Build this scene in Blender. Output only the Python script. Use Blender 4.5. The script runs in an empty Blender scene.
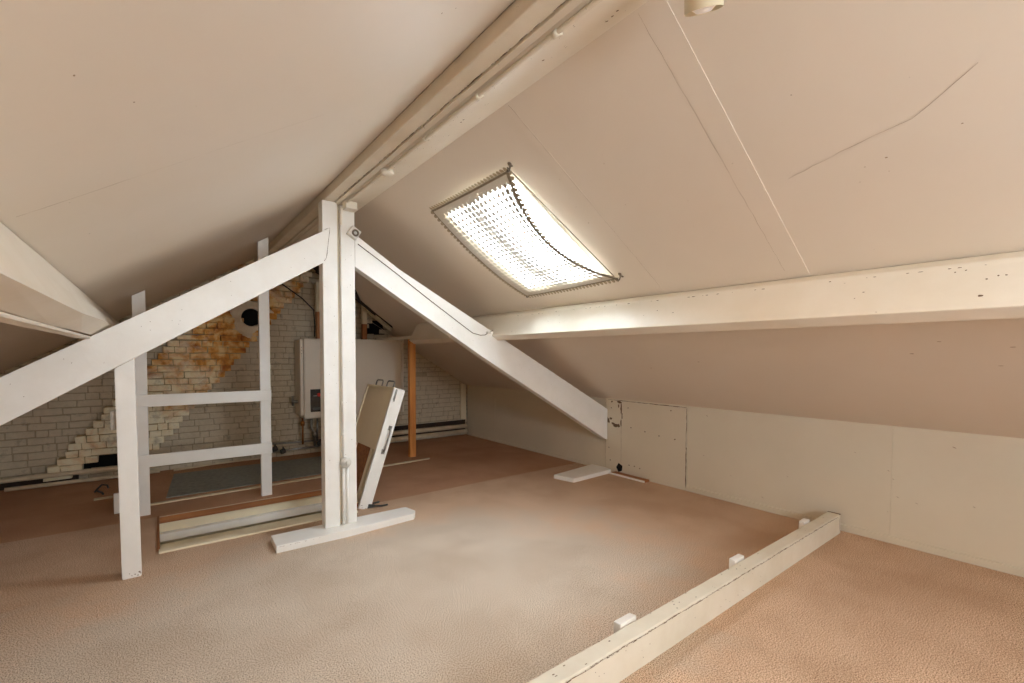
import bpy, bmesh, math, random
from mathutils import Vector, Matrix
from mathutils.geometry import tessellate_polygon
random.seed(7)
S = bpy.context.scene
C = S.collection

# ------------------------------------------------------------------ helpers
def link(name, bm, mats, parent=None, smooth=False):
    me = bpy.data.meshes.new(name)
    bmesh.ops.remove_doubles(bm, verts=bm.verts, dist=1e-6)
    bmesh.ops.recalc_face_normals(bm, faces=bm.faces)
    bm.to_mesh(me); bm.free()
    for m in (mats if isinstance(mats, (list, tuple)) else [mats]):
        me.materials.append(m)
    if smooth:
        for p in me.polygons: p.use_smooth = True
    o = bpy.data.objects.new(name, me); C.objects.link(o)
    if parent is not None:
        o.parent = parent
    return o

def empty(name, label, cat, loc=(0, 0, 0), group=None):
    o = bpy.data.objects.new(name, None); C.objects.link(o)
    o.empty_display_size = .05
    tag(o, label, cat, group)
    return o

def tag(o, label, cat, group=None, kind='thing'):
    o['label'] = label; o['category'] = cat; o['kind'] = kind
    if group: o['group'] = group
    return o

def struct(o, label=None, cat=None):
    o['kind'] = 'structure'
    if label: o['label'] = label
    if cat: o['category'] = cat
    return o

def box(bm, x0, y0, z0, x1, y1, z1, mi=0, bev=0, jit=0):
    vs = []
    for z in (z0, z1):
        for (x, y) in ((x0, y0), (x1, y0), (x1, y1), (x0, y1)):
            vs.append(bm.verts.new((x + random.uniform(-jit, jit), y + random.uniform(-jit, jit), z + random.uniform(-jit, jit))))
    fs = [bm.faces.new([vs[i] for i in f]) for f in ((0, 3, 2, 1), (4, 5, 6, 7), (0, 1, 5, 4), (1, 2, 6, 5), (2, 3, 7, 6), (3, 0, 4, 7))]
    for f in fs: f.material_index = mi
    if bev:
        es = list({e for f in fs for e in f.edges})
        r = bmesh.ops.bevel(bm, geom=es, offset=bev, segments=2, profile=.6, affect='EDGES', material=mi)
        for f in r['faces']: f.material_index = mi
    return vs

def prism(bm, pts, ax, a0, a1, bev=0, mi=0):
    """polygon extruded along an axis. ax 'Y': pts are (x,z); ax 'X': pts are (y,z); ax 'Z': pts are (x,y)"""
    def P(p, a):
        return {'Y': (p[0], a, p[1]), 'X': (a, p[0], p[1]), 'Z': (p[0], p[1], a)}[ax]
    A = [bm.verts.new(P(p, a0)) for p in pts]; B = [bm.verts.new(P(p, a1)) for p in pts]
    n = len(pts)
    fs = [bm.faces.new(A), bm.faces.new(B[::-1])]
    for i in range(n):
        fs.append(bm.faces.new((A[i], A[(i + 1) % n], B[(i + 1) % n], B[i])))
    for f in fs: f.material_index = mi
    if bev:
        es = list({e for f in fs for e in f.edges})
        bmesh.ops.bevel(bm, geom=es, offset=bev, segments=2, profile=.6, affect='EDGES', material=mi)
    return A, B

def tube(bm, pts, r, seg=10, mi=0, cap=True):
    pts = [Vector(p) for p in pts]
    rings = []; up = None
    for i, p in enumerate(pts):
        d = (pts[min(i + 1, len(pts) - 1)] - pts[max(i - 1, 0)]).normalized()
        if up is None:
            up = Vector((0, 0, 1)) if abs(d.z) < .9 else Vector((1, 0, 0))
        s = d.cross(up).normalized(); up = s.cross(d).normalized()
        rr = r[i] if isinstance(r, (list, tuple)) else r
        rings.append([bm.verts.new(p + (s * math.cos(2 * math.pi * k / seg) + up * math.sin(2 * math.pi * k / seg)) * rr) for k in range(seg)])
    for a, b in zip(rings, rings[1:]):
        for k in range(seg):
            f = bm.faces.new((a[k], a[(k + 1) % seg], b[(k + 1) % seg], b[k])); f.material_index = mi; f.smooth = True
    if cap:
        for rg in (rings[0][::-1], rings[-1]):
            f = bm.faces.new(rg); f.material_index = mi

def lathe(bm, prof, M, seg=28, mi=0):
    """prof: list of (r, z) about local z, placed with matrix M"""
    rings = []
    for r, z in prof:
        if r < 1e-6: rings.append([bm.verts.new(M @ Vector((0, 0, z)))])
        else: rings.append([bm.verts.new(M @ Vector((r * math.cos(2 * math.pi * k / seg), r * math.sin(2 * math.pi * k / seg), z))) for k in range(seg)])
    for a, b in zip(rings, rings[1:]):
        for k in range(seg):
            if len(a) == 1 and len(b) == 1: continue
            if len(a) == 1: f = bm.faces.new((a[0], b[(k + 1) % seg], b[k]))
            elif len(b) == 1: f = bm.faces.new((a[k], a[(k + 1) % seg], b[0]))
            else: f = bm.faces.new((a[k], a[(k + 1) % seg], b[(k + 1) % seg], b[k]))
            f.material_index = mi; f.smooth = True

def frame_M(origin, zdir, xdir=(1, 0, 0)):
    z = Vector(zdir).normalized(); x = Vector(xdir); x = (x - z * x.dot(z)).normalized(); y = z.cross(x)
    M = Matrix((x, y, z)).transposed().to_4x4(); M.translation = Vector(origin)
    return M

def obox(bm, M, x0, y0, z0, x1, y1, z1, bev=0, mi=0):
    b2 = bmesh.new(); box(b2, x0, y0, z0, x1, y1, z1, 0, bev)
    b2.verts.ensure_lookup_table()
    mp = {v: bm.verts.new(M @ v.co) for v in b2.verts}
    for f in b2.faces:
        g = bm.faces.new([mp[v] for v in f.verts]); g.material_index = mi
    b2.free()

def poly_holes(bm, outer, holes, fn, mi=0):
    loops = [[Vector((p[0], p[1], 0)) for p in outer]] + [[Vector((p[0], p[1], 0)) for p in h] for h in holes]
    flat = [v for l in loops for v in l]
    V = [bm.verts.new(fn(v.x, v.y)) for v in flat]
    for t in tessellate_polygon(loops):
        try:
            f = bm.faces.new([V[i] for i in t]); f.material_index = mi
        except ValueError: pass

def mark(bm, p, u, v, w, h, mi, n=7, rough=.45):
    """a small irregular blot (paint chip, nail dot) lying on a surface; u, v span the surface"""
    p = Vector(p); u = Vector(u).normalized(); v = Vector(v).normalized()
    vs = []
    for k in range(n):
        a = 2 * math.pi * k / n; q = 1 - random.random() * rough
        vs.append(bm.verts.new(p + u * math.cos(a) * w * q + v * math.sin(a) * h * q))
    f = bm.faces.new(vs); f.material_index = mi

def crack(bm, pts, n, w, mi):
    """thin hair crack along pts; n is the surface normal"""
    n = Vector(n); pts = [Vector(p) for p in pts]
    fine = []
    for a, b in zip(pts, pts[1:]):
        m = max(1, int((b - a).length / .03))
        for k in range(m): fine.append(a.lerp(b, k / m))
    fine.append(pts[-1])
    prev = None
    for i, p in enumerate(fine):
        d = (fine[min(i + 1, len(fine) - 1)] - fine[max(i - 1, 0)]).normalized()
        s = n.cross(d).normalized()
        p = p + s * random.uniform(-.002, .002)
        ww = w * random.uniform(.35, 1.2)
        cur = (bm.verts.new(p - s * ww), bm.verts.new(p + s * ww))
        if prev:
            f = bm.faces.new((prev[0], prev[1], cur[1], cur[0])); f.material_index = mi
        prev = cur

# ------------------------------------------------------------------ materials
def lin(c):
    return tuple(((x / 255) / 12.92 if x / 255 <= .04045 else ((x / 255 + .055) / 1.055) ** 2.4) for x in c) + (1,)

def newmat(name):
    m = bpy.data.materials.new(name); m.use_nodes = True
    nt = m.node_tree; b = nt.nodes['Principled BSDF']
    return m, nt, b

def N(nt, t, **kw):
    n = nt.nodes.new(t)
    for k, v in kw.items():
        if k in n.inputs: n.inputs[k].default_value = v
        else: setattr(n, k, v)
    return n

def ramp(nt, fac, stops):
    r = nt.nodes.new('ShaderNodeValToRGB'); e = r.color_ramp.elements
    e[0].position, e[0].color = stops[0]; e[1].position, e[1].color = stops[-1]
    for p, c in stops[1:-1]:
        x = e.new(p); x.color = c
    nt.links.new(fac, r.inputs[0]); return r

def painted(name, col, col2=None, rough=.5, scale=3, bump=.15, dirt=None, dirt_amt=.62, bscale=40):
    m, nt, b = newmat(name); L = nt.links.new
    tc = N(nt, 'ShaderNodeTexCoord')
    n1 = N(nt, 'ShaderNodeTexNoise', Scale=scale, Detail=6.0, Roughness=.6); L(tc.outputs['Object'], n1.inputs['Vector'])
    c1 = lin(col); c2 = lin(col2 if col2 else tuple(max(0, x - 12) for x in col))
    r = ramp(nt, n1.outputs[0], [(.35, c1), (.7, c2)])
    out = r.outputs[0]
    if dirt:
        n2 = N(nt, 'ShaderNodeTexNoise', Scale=22.0, Detail=8.0, Roughness=.7); L(tc.outputs['Object'], n2.inputs['Vector'])
        r2 = ramp(nt, n2.outputs[0], [(dirt_amt, (0, 0, 0, 1)), (dirt_amt + .05, (1, 1, 1, 1))])
        mx = N(nt, 'ShaderNodeMixRGB'); L(r2.outputs[0], mx.inputs[0]); L(out, mx.inputs[1]); mx.inputs[2].default_value = lin(dirt)
        out = mx.outputs[0]
    L(out, b.inputs['Base Color']); b.inputs['Roughness'].default_value = rough
    n3 = N(nt, 'ShaderNodeTexNoise', Scale=bscale, Detail=5.0); L(tc.outputs['Object'], n3.inputs['Vector'])
    bp = N(nt, 'ShaderNodeBump', Strength=bump, Distance=.01); L(n3.outputs[0], bp.inputs['Height']); L(bp.outputs[0], b.inputs['Normal'])
    return m

def wood(name, c1, c2, axis='Z', rough=.6):
    m, nt, b = newmat(name); L = nt.links.new
    tc = N(nt, 'ShaderNodeTexCoord'); mp = N(nt, 'ShaderNodeMapping'); L(tc.outputs['Object'], mp.inputs[0])
    s = {'X': (2, 30, 30), 'Y': (30, 2, 30), 'Z': (30, 30, 2)}[axis]; mp.inputs['Scale'].default_value = s
    n1 = N(nt, 'ShaderNodeTexNoise', Scale=1.2, Detail=6.0, Distortion=.6); L(mp.outputs[0], n1.inputs['Vector'])
    r = ramp(nt, n1.outputs[0], [(.3, lin(c1)), (.7, lin(c2))]); L(r.outputs[0], b.inputs['Base Color'])
    bp = N(nt, 'ShaderNodeBump', Strength=.2, Distance=.005); L(n1.outputs[0], bp.inputs['Height']); L(bp.outputs[0], b.inputs['Normal'])
    b.inputs['Roughness'].default_value = rough
    return m

def plain(name, col, rough=.5, metal=0.0):
    m, nt, b = newmat(name); L = nt.links.new
    tc = N(nt, 'ShaderNodeTexCoord')
    n1 = N(nt, 'ShaderNodeTexNoise', Scale=25.0, Detail=4.0); L(tc.outputs['Object'], n1.inputs['Vector'])
    r = ramp(nt, n1.outputs[0], [(.3, lin(col)), (.75, lin(tuple(x * .82 for x in col)))])
    L(r.outputs[0], b.inputs['Base Color'])
    b.inputs['Roughness'].default_value = rough; b.inputs['Metallic'].default_value = metal
    return m

def carpet():
    m, nt, b = newmat('carpet'); L = nt.links.new
    geo = N(nt, 'ShaderNodeNewGeometry'); pos = geo.outputs['Position']
    sep = N(nt, 'ShaderNodeSeparateXYZ'); L(pos, sep.inputs[0])
    def mth(op, a, bb=None, c=None):
        n = nt.nodes.new('ShaderNodeMath'); n.operation = op
        for i, v in enumerate((a, bb, c)):
            if v is None: continue
            if isinstance(v, (int, float)): n.inputs[i].default_value = v
            else: L(v, n.inputs[i])
        return n.outputs[0]
    fine = N(nt, 'ShaderNodeTexNoise', Scale=190.0, Detail=2.0, Roughness=.6); L(pos, fine.inputs['Vector'])
    mid = N(nt, 'ShaderNodeTexNoise', Scale=2.2, Detail=5.0, Roughness=.6); L(pos, mid.inputs['Vector'])
    base = ramp(nt, fine.outputs[0], [(.33, lin((98, 86, 72))), (.46, lin((200, 182, 164))), (.60, lin((236, 224, 206)))])
    old = ramp(nt, fine.outputs[0], [(.33, lin((134, 100, 76))), (.5, lin((192, 150, 120))), (.64, lin((212, 176, 146)))])
    # painted light: middle greyed as by cool skylight, edges salmon as by warm lamp
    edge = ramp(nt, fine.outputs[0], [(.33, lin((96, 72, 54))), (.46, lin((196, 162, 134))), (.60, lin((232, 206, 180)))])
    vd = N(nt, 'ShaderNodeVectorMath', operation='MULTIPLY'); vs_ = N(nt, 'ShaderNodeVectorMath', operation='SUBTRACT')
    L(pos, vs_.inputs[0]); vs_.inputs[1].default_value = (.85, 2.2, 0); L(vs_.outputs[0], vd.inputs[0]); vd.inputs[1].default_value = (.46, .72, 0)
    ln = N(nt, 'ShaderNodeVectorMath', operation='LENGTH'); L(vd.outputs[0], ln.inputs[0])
    warm_d = mth('ADD', ln.outputs['Value'], mth('MULTIPLY', mth('SUBTRACT', mid.outputs[0], .5), 1.1))
    warm_r = ramp(nt, warm_d, [(.66, (0, 0, 0, 1)), (1.08, (1, 1, 1, 1))])
    mb_ = N(nt, 'ShaderNodeMixRGB'); L(warm_r.outputs[0], mb_.inputs[0]); L(base.outputs[0], mb_.inputs[1]); L(edge.outputs[0], mb_.inputs[2])
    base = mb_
    # the older, redder strip of carpet laid behind the seam
    zoneA = mth('MULTIPLY', mth('GREATER_THAN', sep.outputs[1], 3.88), mth('GREATER_THAN', sep.outputs[0], 1.25))
    zoneB = mth('GREATER_THAN', sep.outputs[1], 4.605)
    z = mth('MAXIMUM', zoneA, zoneB)
    mx = N(nt, 'ShaderNodeMixRGB'); L(z, mx.inputs[0]); L(base.outputs[0], mx.inputs[1]); L(old.outputs[0], mx.inputs[2])
    # trodden, stained patches
    st = ramp(nt, mid.outputs[0], [(.38, (.86, .83, .80, 1)), (.62, (1.0, 1.0, 1.0, 1))])
    mu = N(nt, 'ShaderNodeMixRGB', blend_type='MULTIPLY'); mu.inputs[0].default_value = 1
    L(mx.outputs[0], mu.inputs[1]); L(st.outputs[0], mu.inputs[2])
    L(mu.outputs[0], b.inputs['Base Color']); b.inputs['Roughness'].default_value = .95
    b.inputs['Specular IOR Level'].default_value = .1
    bp = N(nt, 'ShaderNodeBump', Strength=.25, Distance=.004); L(fine.outputs[0], bp.inputs['Height']); L(bp.outputs[0], b.inputs['Normal'])
    return m

def brick_mat(name, c1, c2, stain=None):
    m, nt, b = newmat(name); L = nt.links.new
    tc = N(nt, 'ShaderNodeTexCoord')
    n1 = N(nt, 'ShaderNodeTexNoise', Scale=7.0, Detail=8.0, Roughness=.7); L(tc.outputs['Object'], n1.inputs['Vector'])
    r = ramp(nt, n1.outputs[0], [(.3, lin(c1)), (.55, lin(c2)), (.75, lin(tuple(x * .72 for x in c1)))])
    out = r.outputs[0]
    if stain:
        n2 = N(nt, 'ShaderNodeTexNoise', Scale=2.6, Detail=6.0, Roughness=.62, Distortion=.5)
        mp = N(nt, 'ShaderNodeMapping'); L(tc.outputs['Object'], mp.inputs[0]); mp.inputs['Location'].default_value = (3.1, 0, 1.4)
        L(mp.outputs[0], n2.inputs['Vector'])
        # rust stains gather round and above the old flue hole
        ds = N(nt, 'ShaderNodeVectorMath', operation='DISTANCE'); L(tc.outputs['Object'], ds.inputs[0]); ds.inputs[1].default_value = (.72, 6.33, 1.55)
        mr = N(nt, 'ShaderNodeMapRange'); L(ds.outputs['Value'], mr.inputs[0])
        mr.inputs[1].default_value = 0; mr.inputs[2].default_value = 1.3; mr.inputs[3].default_value = .20; mr.inputs[4].default_value = -.10
        ad = N(nt, 'ShaderNodeMath', operation='ADD'); L(n2.outputs[0], ad.inputs[0]); L(mr.outputs[0], ad.inputs[1])
        r2 = ramp(nt, ad.outputs[0], [(.42, (0, 0, 0, 1)), (.62, (1, 1, 1, 1))])
        mx = N(nt, 'ShaderNodeMixRGB'); L(r2.outputs[0], mx.inputs[0]); L(out, mx.inputs[1])
        n4 = N(nt, 'ShaderNodeTexNoise', Scale=9.0, Detail=6.0); L(tc.outputs['Object'], n4.inputs['Vector'])
        r4 = ramp(nt, n4.outputs[0], [(.4, lin((240, 208, 146))), (.52, lin((222, 158, 76))), (.66, lin((170, 100, 44)))])
        L(r4.outputs[0], mx.inputs[2]); out = mx.outputs[0]
    L(out, b.inputs['Base Color']); b.inputs['Roughness'].default_value = .8
    n3 = N(nt, 'ShaderNodeTexNoise', Scale=30.0, Detail=8.0, Roughness=.65); L(tc.outputs['Object'], n3.inputs['Vector'])
    bp = N(nt, 'ShaderNodeBump', Strength=.6, Distance=.02); L(n3.outputs[0], bp.inputs['Height']); L(bp.outputs[0], b.inputs['Normal'])
    return m

M_ceil = painted('ceiling_paint', (226, 215, 201), (221, 209, 193), rough=.55, scale=.8, bump=.08, bscale=12)
M_knee = painted('board_paint', (220, 210, 189), (214, 203, 181), rough=.6, scale=1.2, bump=.10, bscale=16)
M_white = painted('timber_paint', (242, 240, 235), (235, 232, 225), rough=.38, scale=5, bump=.12, dirt=(150, 132, 108), dirt_amt=.73, bscale=24)
M_purlin = painted('purlin_paint', (234, 226, 212), (226, 216, 198), rough=.42, scale=3, bump=.25, dirt=(160, 140, 112), dirt_amt=.72, bscale=9)
M_ridge = painted('ridge_paint', (226, 216, 198), (214, 202, 180), rough=.45, scale=4, bump=.2, dirt=(140, 122, 92), dirt_amt=.66, bscale=14)
M_beam = painted('floor_beam_paint', (228, 221, 204), (218, 209, 188), rough=.5, scale=5, bump=.3, dirt=(124, 106, 84), dirt_amt=.69, bscale=22)
M_dark = plain('bare_dark_gap', (62, 48, 36), .9)
M_black = plain('black_void', (10, 9, 8), .95)
M_chip = plain('chipped_paint', (120, 96, 72), .9)
M_faint = plain('faint_mark', (176, 152, 126), .8)
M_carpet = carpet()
M_brick = brick_mat('painted_brick', (196, 184, 160), (212, 200, 176))
M_flue = brick_mat('flue_brick', (250, 236, 200), (252, 244, 216), stain=True)
M_mortar = brick_mat('old_mortar', (168, 154, 128), (180, 166, 140))
M_fmortar = plain('flue_mortar', (204, 180, 136), .9)
M_plaster = painted('flue_plaster', (238, 228, 208), (220, 200, 168), rough=.8, scale=6, bump=.4)
M_orange = wood('orange_pine', (226, 158, 84), (204, 128, 60), 'Z')
M_brown = wood('bare_pine', (178, 118, 66), (142, 88, 46), 'Z')
M_brownx = wood('stair_pine', (172, 112, 62), (136, 82, 42), 'X')
M_cream = painted('cream_paint', (236, 226, 198), (226, 212, 180), rough=.5, scale=4, bump=.1)
M_boiler = painted('boiler_enamel', (226, 217, 200), (222, 212, 194), rough=.35, scale=1, bump=.01)
M_panel = painted('hardboard', (236, 222, 194), (226, 211, 182), rough=.6, scale=2, bump=.05)
M_lcd = plain('boiler_display', (58, 52, 48), .2)
M_red = plain('red_button', (230, 40, 30), .4)
M_copper = plain('copper_pipe', (182, 120, 66), .35, .9)
M_steel = plain('zinc_pipe', (170, 168, 162), .35, .9)
M_grey = plain('grey_sheet', (144, 148, 140), .7)
M_drain = plain('dark_drain', (74, 76, 74), .5)
M_plastic = plain('white_plastic', (226, 222, 212), .35)
M_strip = painted('batten_paint', (222, 208, 178), (204, 188, 156), rough=.5, scale=8, bump=.1)
M_pipe = painted('pipe_paint', (226, 212, 184), (206, 190, 160), rough=.5, scale=8, bump=.1)
M_cable = plain('cable_sheath', (126, 112, 94), .5)
M_blackcable = plain('black_cable', (34, 28, 24), .5)

# ------------------------------------------------------------------ room dimensions
XR, XL, YB, YF = 4.03, -1.93, 6.45, -2.3          # knee walls, back and front walls
AP = 1.05                                          # ridge
def zr(x): return 3.238 - .6 * x                   # right slope
def zl(x): return 1.869 + .63 * x                  # left slope
XA = (3.238 - 1.869) / 1.23                        # where the two slopes meet
ZA = zr(XA)
nR = Vector((-.6, 0, -1)).normalized(); nL = Vector((.63, 0, -1)).normalized()

# ---- floor with the stair opening
HX0, HX1, HY0, HY1 = -.012, 1.29, 3.76, 4.6
bm = bmesh.new()
outer = [(XL - .1, YF - .1), (XR + .1, YF - .1), (XR + .1, YB + .1), (XL - .1, YB + .1)]
hole = [(HX0, HY0), (HX1, HY0), (HX1, HY1), (HX0, HY1)]
poly_holes(bm, outer, [hole], lambda x, y: (x, y, 0))
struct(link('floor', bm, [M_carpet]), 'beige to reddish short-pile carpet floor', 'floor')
# stair well below the opening
bm = bmesh.new()
D = -.9
prism(bm, [(HX0, -.0004), (HX1, -.0004), (HX1, D), (HX0, D)], 'Y', HY1, HY1 + .03, mi=0)     # far lining
box(bm, HX0 - .03, HY0, D, HX0, HY1, -.0004, 0)
box(bm, HX1, HY0, D, HX1 + .03, HY1, -.0004, 0)
box(bm, HX0, HY0 - .03, D, HX1, HY0, -.0004, 0)
box(bm, HX0 - .03, HY0 - .03, D - .03, HX1 + .03, HY1 + .03, D, 1)
well = empty('stair_opening', 'rectangular floor opening lined with cream boards and brown edge, behind centre post', 'stair opening')
link('lining', bm, [M_cream, M_black], well)
bm = bmesh.new(); box(bm, HX0, HY1 - .018, -.052, HX1, HY1 - .001, -.003, 0); link('brown_edge', bm, M_brownx, well)['label'] = 'bare brown wood edge'
bm = bmesh.new(); box(bm, HX0 + .002, HY1 - .07, -.185, HX1 - .002, HY1 - .003, -.125, 0, .004); link('stair_tread', bm, M_white, well)
bm = bmesh.new(); box(bm, HX0 + .002, HY1 - .22, -.34, HX1 - .002, HY1 - .075, -.200, 0, .004); link('stair_tread', bm, M_cream, well)
bm = bmesh.new(); box(bm, HX0 - .004, HY0 - .03, 0, HX1, HY0 + .03, .014, 0, .003); link('edge_strip', bm, M_cream, well)['label'] = 'cream strip along the near edge'
bm = bmesh.new(); box(bm, HX0 - .012, HY0 + .03, 0, HX0 + .002, HY1, .01, 0, .002); link('side_strip', bm, M_brownx, well)

# ---- ceiling: both slopes, skylight hole, ragged gap near the boiler
SY0, SY1, SX0, SX1 = 2.03, 2.79, 1.60, 2.33
gap = [(1.30, 5.75), (1.62, 5.50), (1.90, 5.52), (2.06, 5.80), (2.30, 5.90), (2.56, 5.98), (2.62, 6.1), (2.62, 6.40), (1.30, 6.40)]
sky = [(SX0, SY0), (SX1, SY0), (SX1, SY1), (SX0, SY1)]
bm = bmesh.new()
# right slope split at the purlin and at the sheet seams so that each sheet sits a hair differently
def sheet_right(y0, y1, off, holes):
    poly_holes(bm, [(XA, y0), (XR + .12, y0), (XR + .12, y1), (XA, y1)], holes, lambda x, y: (x, y, zr(x) + off))
sheet_right(YF - .1, YB + .1, .0, [sky, gap])
o6 = [bm.verts.new((x, y, zr(x) - o)) for x in (XA, 2.56) for y in (.91, 1.72) for o in (0, .0025)]
for f in ((0, 1, 3, 2), (4, 6, 7, 5), (0, 4, 5, 1), (2, 3, 7, 6), (1, 5, 7, 3)): bm.faces.new([o6[i] for i in f])
# a cover lath along each seam
def lathR(y0, y1, t):
    pts = []
    for x in (XA, 2.56):
        for y in (y0, y1):
            for o in (0, -t): pts.append(bm.verts.new((x, y, zr(x) + o)))
    for f in ((0, 1, 3, 2), (4, 6, 7, 5), (0, 4, 5, 1), (2, 3, 7, 6), (1, 5, 7, 3)): bm.faces.new([pts[i] for i in f])
lathR(.89, .985, .0030)
lathR(1.70, 1.75, .0036)
# left slope
poly_holes(bm, [(XL - .12, YF - .1), (XA, YF - .1), (XA, YB + .1), (XL - .12, YB + .1)], [], lambda x, y: (x, y, zl(x)))
# hair cracks, nail dots and scuffs in the paint
def pR(x, y, o=.0015): return Vector((x, y, zr(x))) + nR * (o + (.0031 if .91 < y < 1.72 else 0))
def pL(x, y, o=.0015): return Vector((x, y, zl(x))) + nL * o
crack(bm, [pR(2.03, .795, .002), pR(1.984, .605, .002), pR(1.955, .468, .002), pR(1.943, .396, .002), pR(1.90, .323, .002), pR(1.844, .235, .002)], nR, .0008, 2)
for ya in (.985, 1.70): crack(bm, [pR(x_ / 10, ya, .0045) for x_ in range(13, 26)], nR, .0007, 2)
crack(bm, [pL(-.30, 1.841), pL(-.21, 1.837), pL(-.066, 1.82)], nL, .0012, 2)
crack(bm, [pL(-.066, 1.82), pL(.205, 1.794), pL(.5, 1.77)], nL, .0005, 2)
crack(bm, [pL(.950, .3), pL(.9495, 1.2), pL(.950, 2.4), pL(.949, 3.4)], nL, .0016, 1)
uR, uL = Vector((1, 0, -.6)), Vector((1, 0, .63))
for k in range(26):
    x, y = random.uniform(1.5, 2.5), random.uniform(-.2, 1.9)
    s = random.uniform(.0012, .004); mark(bm, pR(x, y, .002), uR, (0, 1, 0), s, s * random.uniform(.5, 1.4), 2)
for k in range(30):
    x, y = random.uniform(-.25, .9), random.uniform(.4, 3.4)
    s = random.uniform(.001, .0035); mark(bm, pL(x, y), uL, (0, 1, 0), s, s * random.uniform(.6, 1.8), random.choice((2, 2, 1)))
for (x, y) in ((3.1, .5), (3.2, .62), (3.3, .3), (3.15, .25), (2.9, .9), (3.4, 2.4), (3.3, 1.9)):
    mark(bm, pR(x, y), uR, (0, 1, 0), .004, .012, 2)
struct(link('ceiling', bm, [M_ceil, M_chip, M_faint]), 'warm white sloping attic ceiling boards', 'ceiling')
# roof boarding above, closes the roof void
bm = bmesh.new()
hx0, hx1, hy0, hy1 = SX0 + .04, SX1 + .13, SY0 - .02, SY1 + .02
for (a0, b0, a1, b1) in ((XA, YF - .2, XR + .4, hy0), (XA, hy1, XR + .4, YB + .3), (XA, hy0, hx0, hy1), (hx1, hy0, XR + .4, hy1)):
    bm.faces.new([bm.verts.new((x, y, zr(x) + .17)) for x, y in ((a0, b0), (a1, b0), (a1, b1), (a0, b1))])
poly_holes(bm, [(XL - .4, YF - .2), (XA, YF - .2), (XA, YB + .3), (XL - .4, YB + .3)], [], lambda x, y: (x, y, zl(x) + .17))
for x, fz in ((XR + .38, zr), (XL - .38, zl)):
    box(bm, x - .02, YF - .2, fz(x) - .3, x + .02, YB + .3, fz(x) + .2)
for y in (YF - .15, YB + .2):
    prism(bm, [(XL - .4, zl(XL - .4) - .3), (XA, ZA - .35), (XR + .4, zr(XR + .4) - .3), (XR + .4, zr(XR + .4) + .19), (XA, ZA + .19), (XL - .4, zl(XL - .4) + .19)], 'Y', y, y + .04)
box(bm, XL - .4, YF - .2, -1.2, XL - .36, YB + .3, .9); box(bm, XR + .36, YF - .2, -1.2, XR + .4, YB + .3, 1.2)
struct(link('roof', bm, [M_dark]), 'dark roof boarding above the ceiling', 'roof')

# ---- walls
bm = bmesh.new()
yy = [YF - .1, -1.2, .87, 2.425, 3.44, 5.605, 6.40]
offs = [0, 0, 0, .0, -.012, .0, -.006]
for i in range(len(yy) - 1):
    g0 = .0004 if i in (0, 1, 2) else .0025; g1 = .0004 if i in (0, 1) else .0025
    box(bm, XR + (-.012 if i == 3 else 0), yy[i] + g0, -.02, XR + .05, yy[i + 1] - g1, zr(XR) + (.03 if i != 5 else .015), 0, .0015)
box(bm, XR + .02, YF - .1, -.02, XR + .08, YB, zr(XR) + .02, 1)
XK = XR - .0135
crack(bm, [(XK, 3.435, .78), (XK, 3.43, .4), (XK, 3.43, .02)], (-1, 0, 0), .0012, 2)
# broken plaster at the brace foot
for (y, z, w, h) in ((3.395, .575, .020, .03), (3.36, .60, .022, .012), (3.32, .545, .03, .010), (3.285, .53, .03, .016), (3.245, .53, .018, .02), (3.215, .56, .007, .03), (3.215, .72, .009, .055), (3.235, .79, .03, .014), (3.20, .64, .006, .03), (3.25, .75, .008, .02), (3.345, .79, .012, .008)):
    mark(bm, (XK, y, z), (0, 1, 0), (0, 0, 1), w * 1.5, h * 1.5, 2, 11, .55)
crack(bm, [(XK, 3.205, .80), (XK, 3.21, .5), (XK, 3.207, .12)], (-1, 0, 0), .0016, 2)
for (y, z) in ((3.12, .74), (3.08, .53), (2.90, .51), (2.73, .49), (2.55, .48), (3.35, .72), (3.36, .13), (3.10, .12), (3.03, .12), (2.96, .11), (2.6, .76), (3.38, .27)):
    mark(bm, (XK, y, z), (0, 1, 0), (0, 0, 1), .010, .009, 2)
crack(bm, [(XK, 3.40, .812), (XK, 3.19, .811), (XK, 2.8, .808), (XK, 2.43, .806)], (-1, 0, 0), .0035, 2)
crack(bm, [(XK, 2.4285, .80), (XK, 2.429, .55), (XK, 2.4285, .42)], (-1, 0, 0), .003, 2)
crack(bm, [(XK, 2.4285, .42), (XK, 2.4285, .03)], (-1, 0, 0), .0045, 2)
mark(bm, (XK, 3.225, .065), (0, 1, 0), (0, 0, 1), .055, .06, 1, 5, .3)
for k in range(14):
    s = random.uniform(.002, .006); mark(bm, (XR - .001, random.uniform(.2, 2.4), random.uniform(.1, .75)), (0, 1, .4), (0, 0, 1), s * 2.4, s * .6, 3)
struct(link('wall_right', bm, [M_knee, M_black, M_chip, M_faint]), 'low white boarded knee wall on the right', 'wall')
bm = bmesh.new()
box(bm, XR - .018, YF, 0, XR - .0005, 2.42, .05, 0, .004)
struct(link('baseboard_right', bm, [M_knee]), 'thin white skirting along right knee wall', 'baseboard')
bm = bmesh.new(); box(bm, XR - .014, 3.46, 0, XR - .0005, 6.38, .035, 0, .004)
struct(link('trim_1', bm, [M_knee]), 'thin white strip at foot of far knee wall', 'trim')
bm = bmesh.new(); box(bm, XL - .06, YF - .1, -.02, XL, YB, zl(XL) + .02)
struct(link('wall_left', bm, [M_knee]), 'low white knee wall on the left', 'wall')
bm = bmesh.new()
WX0, WX1, WZ0, WZ1 = .40, 1.75, 1.15, 1.95
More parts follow.
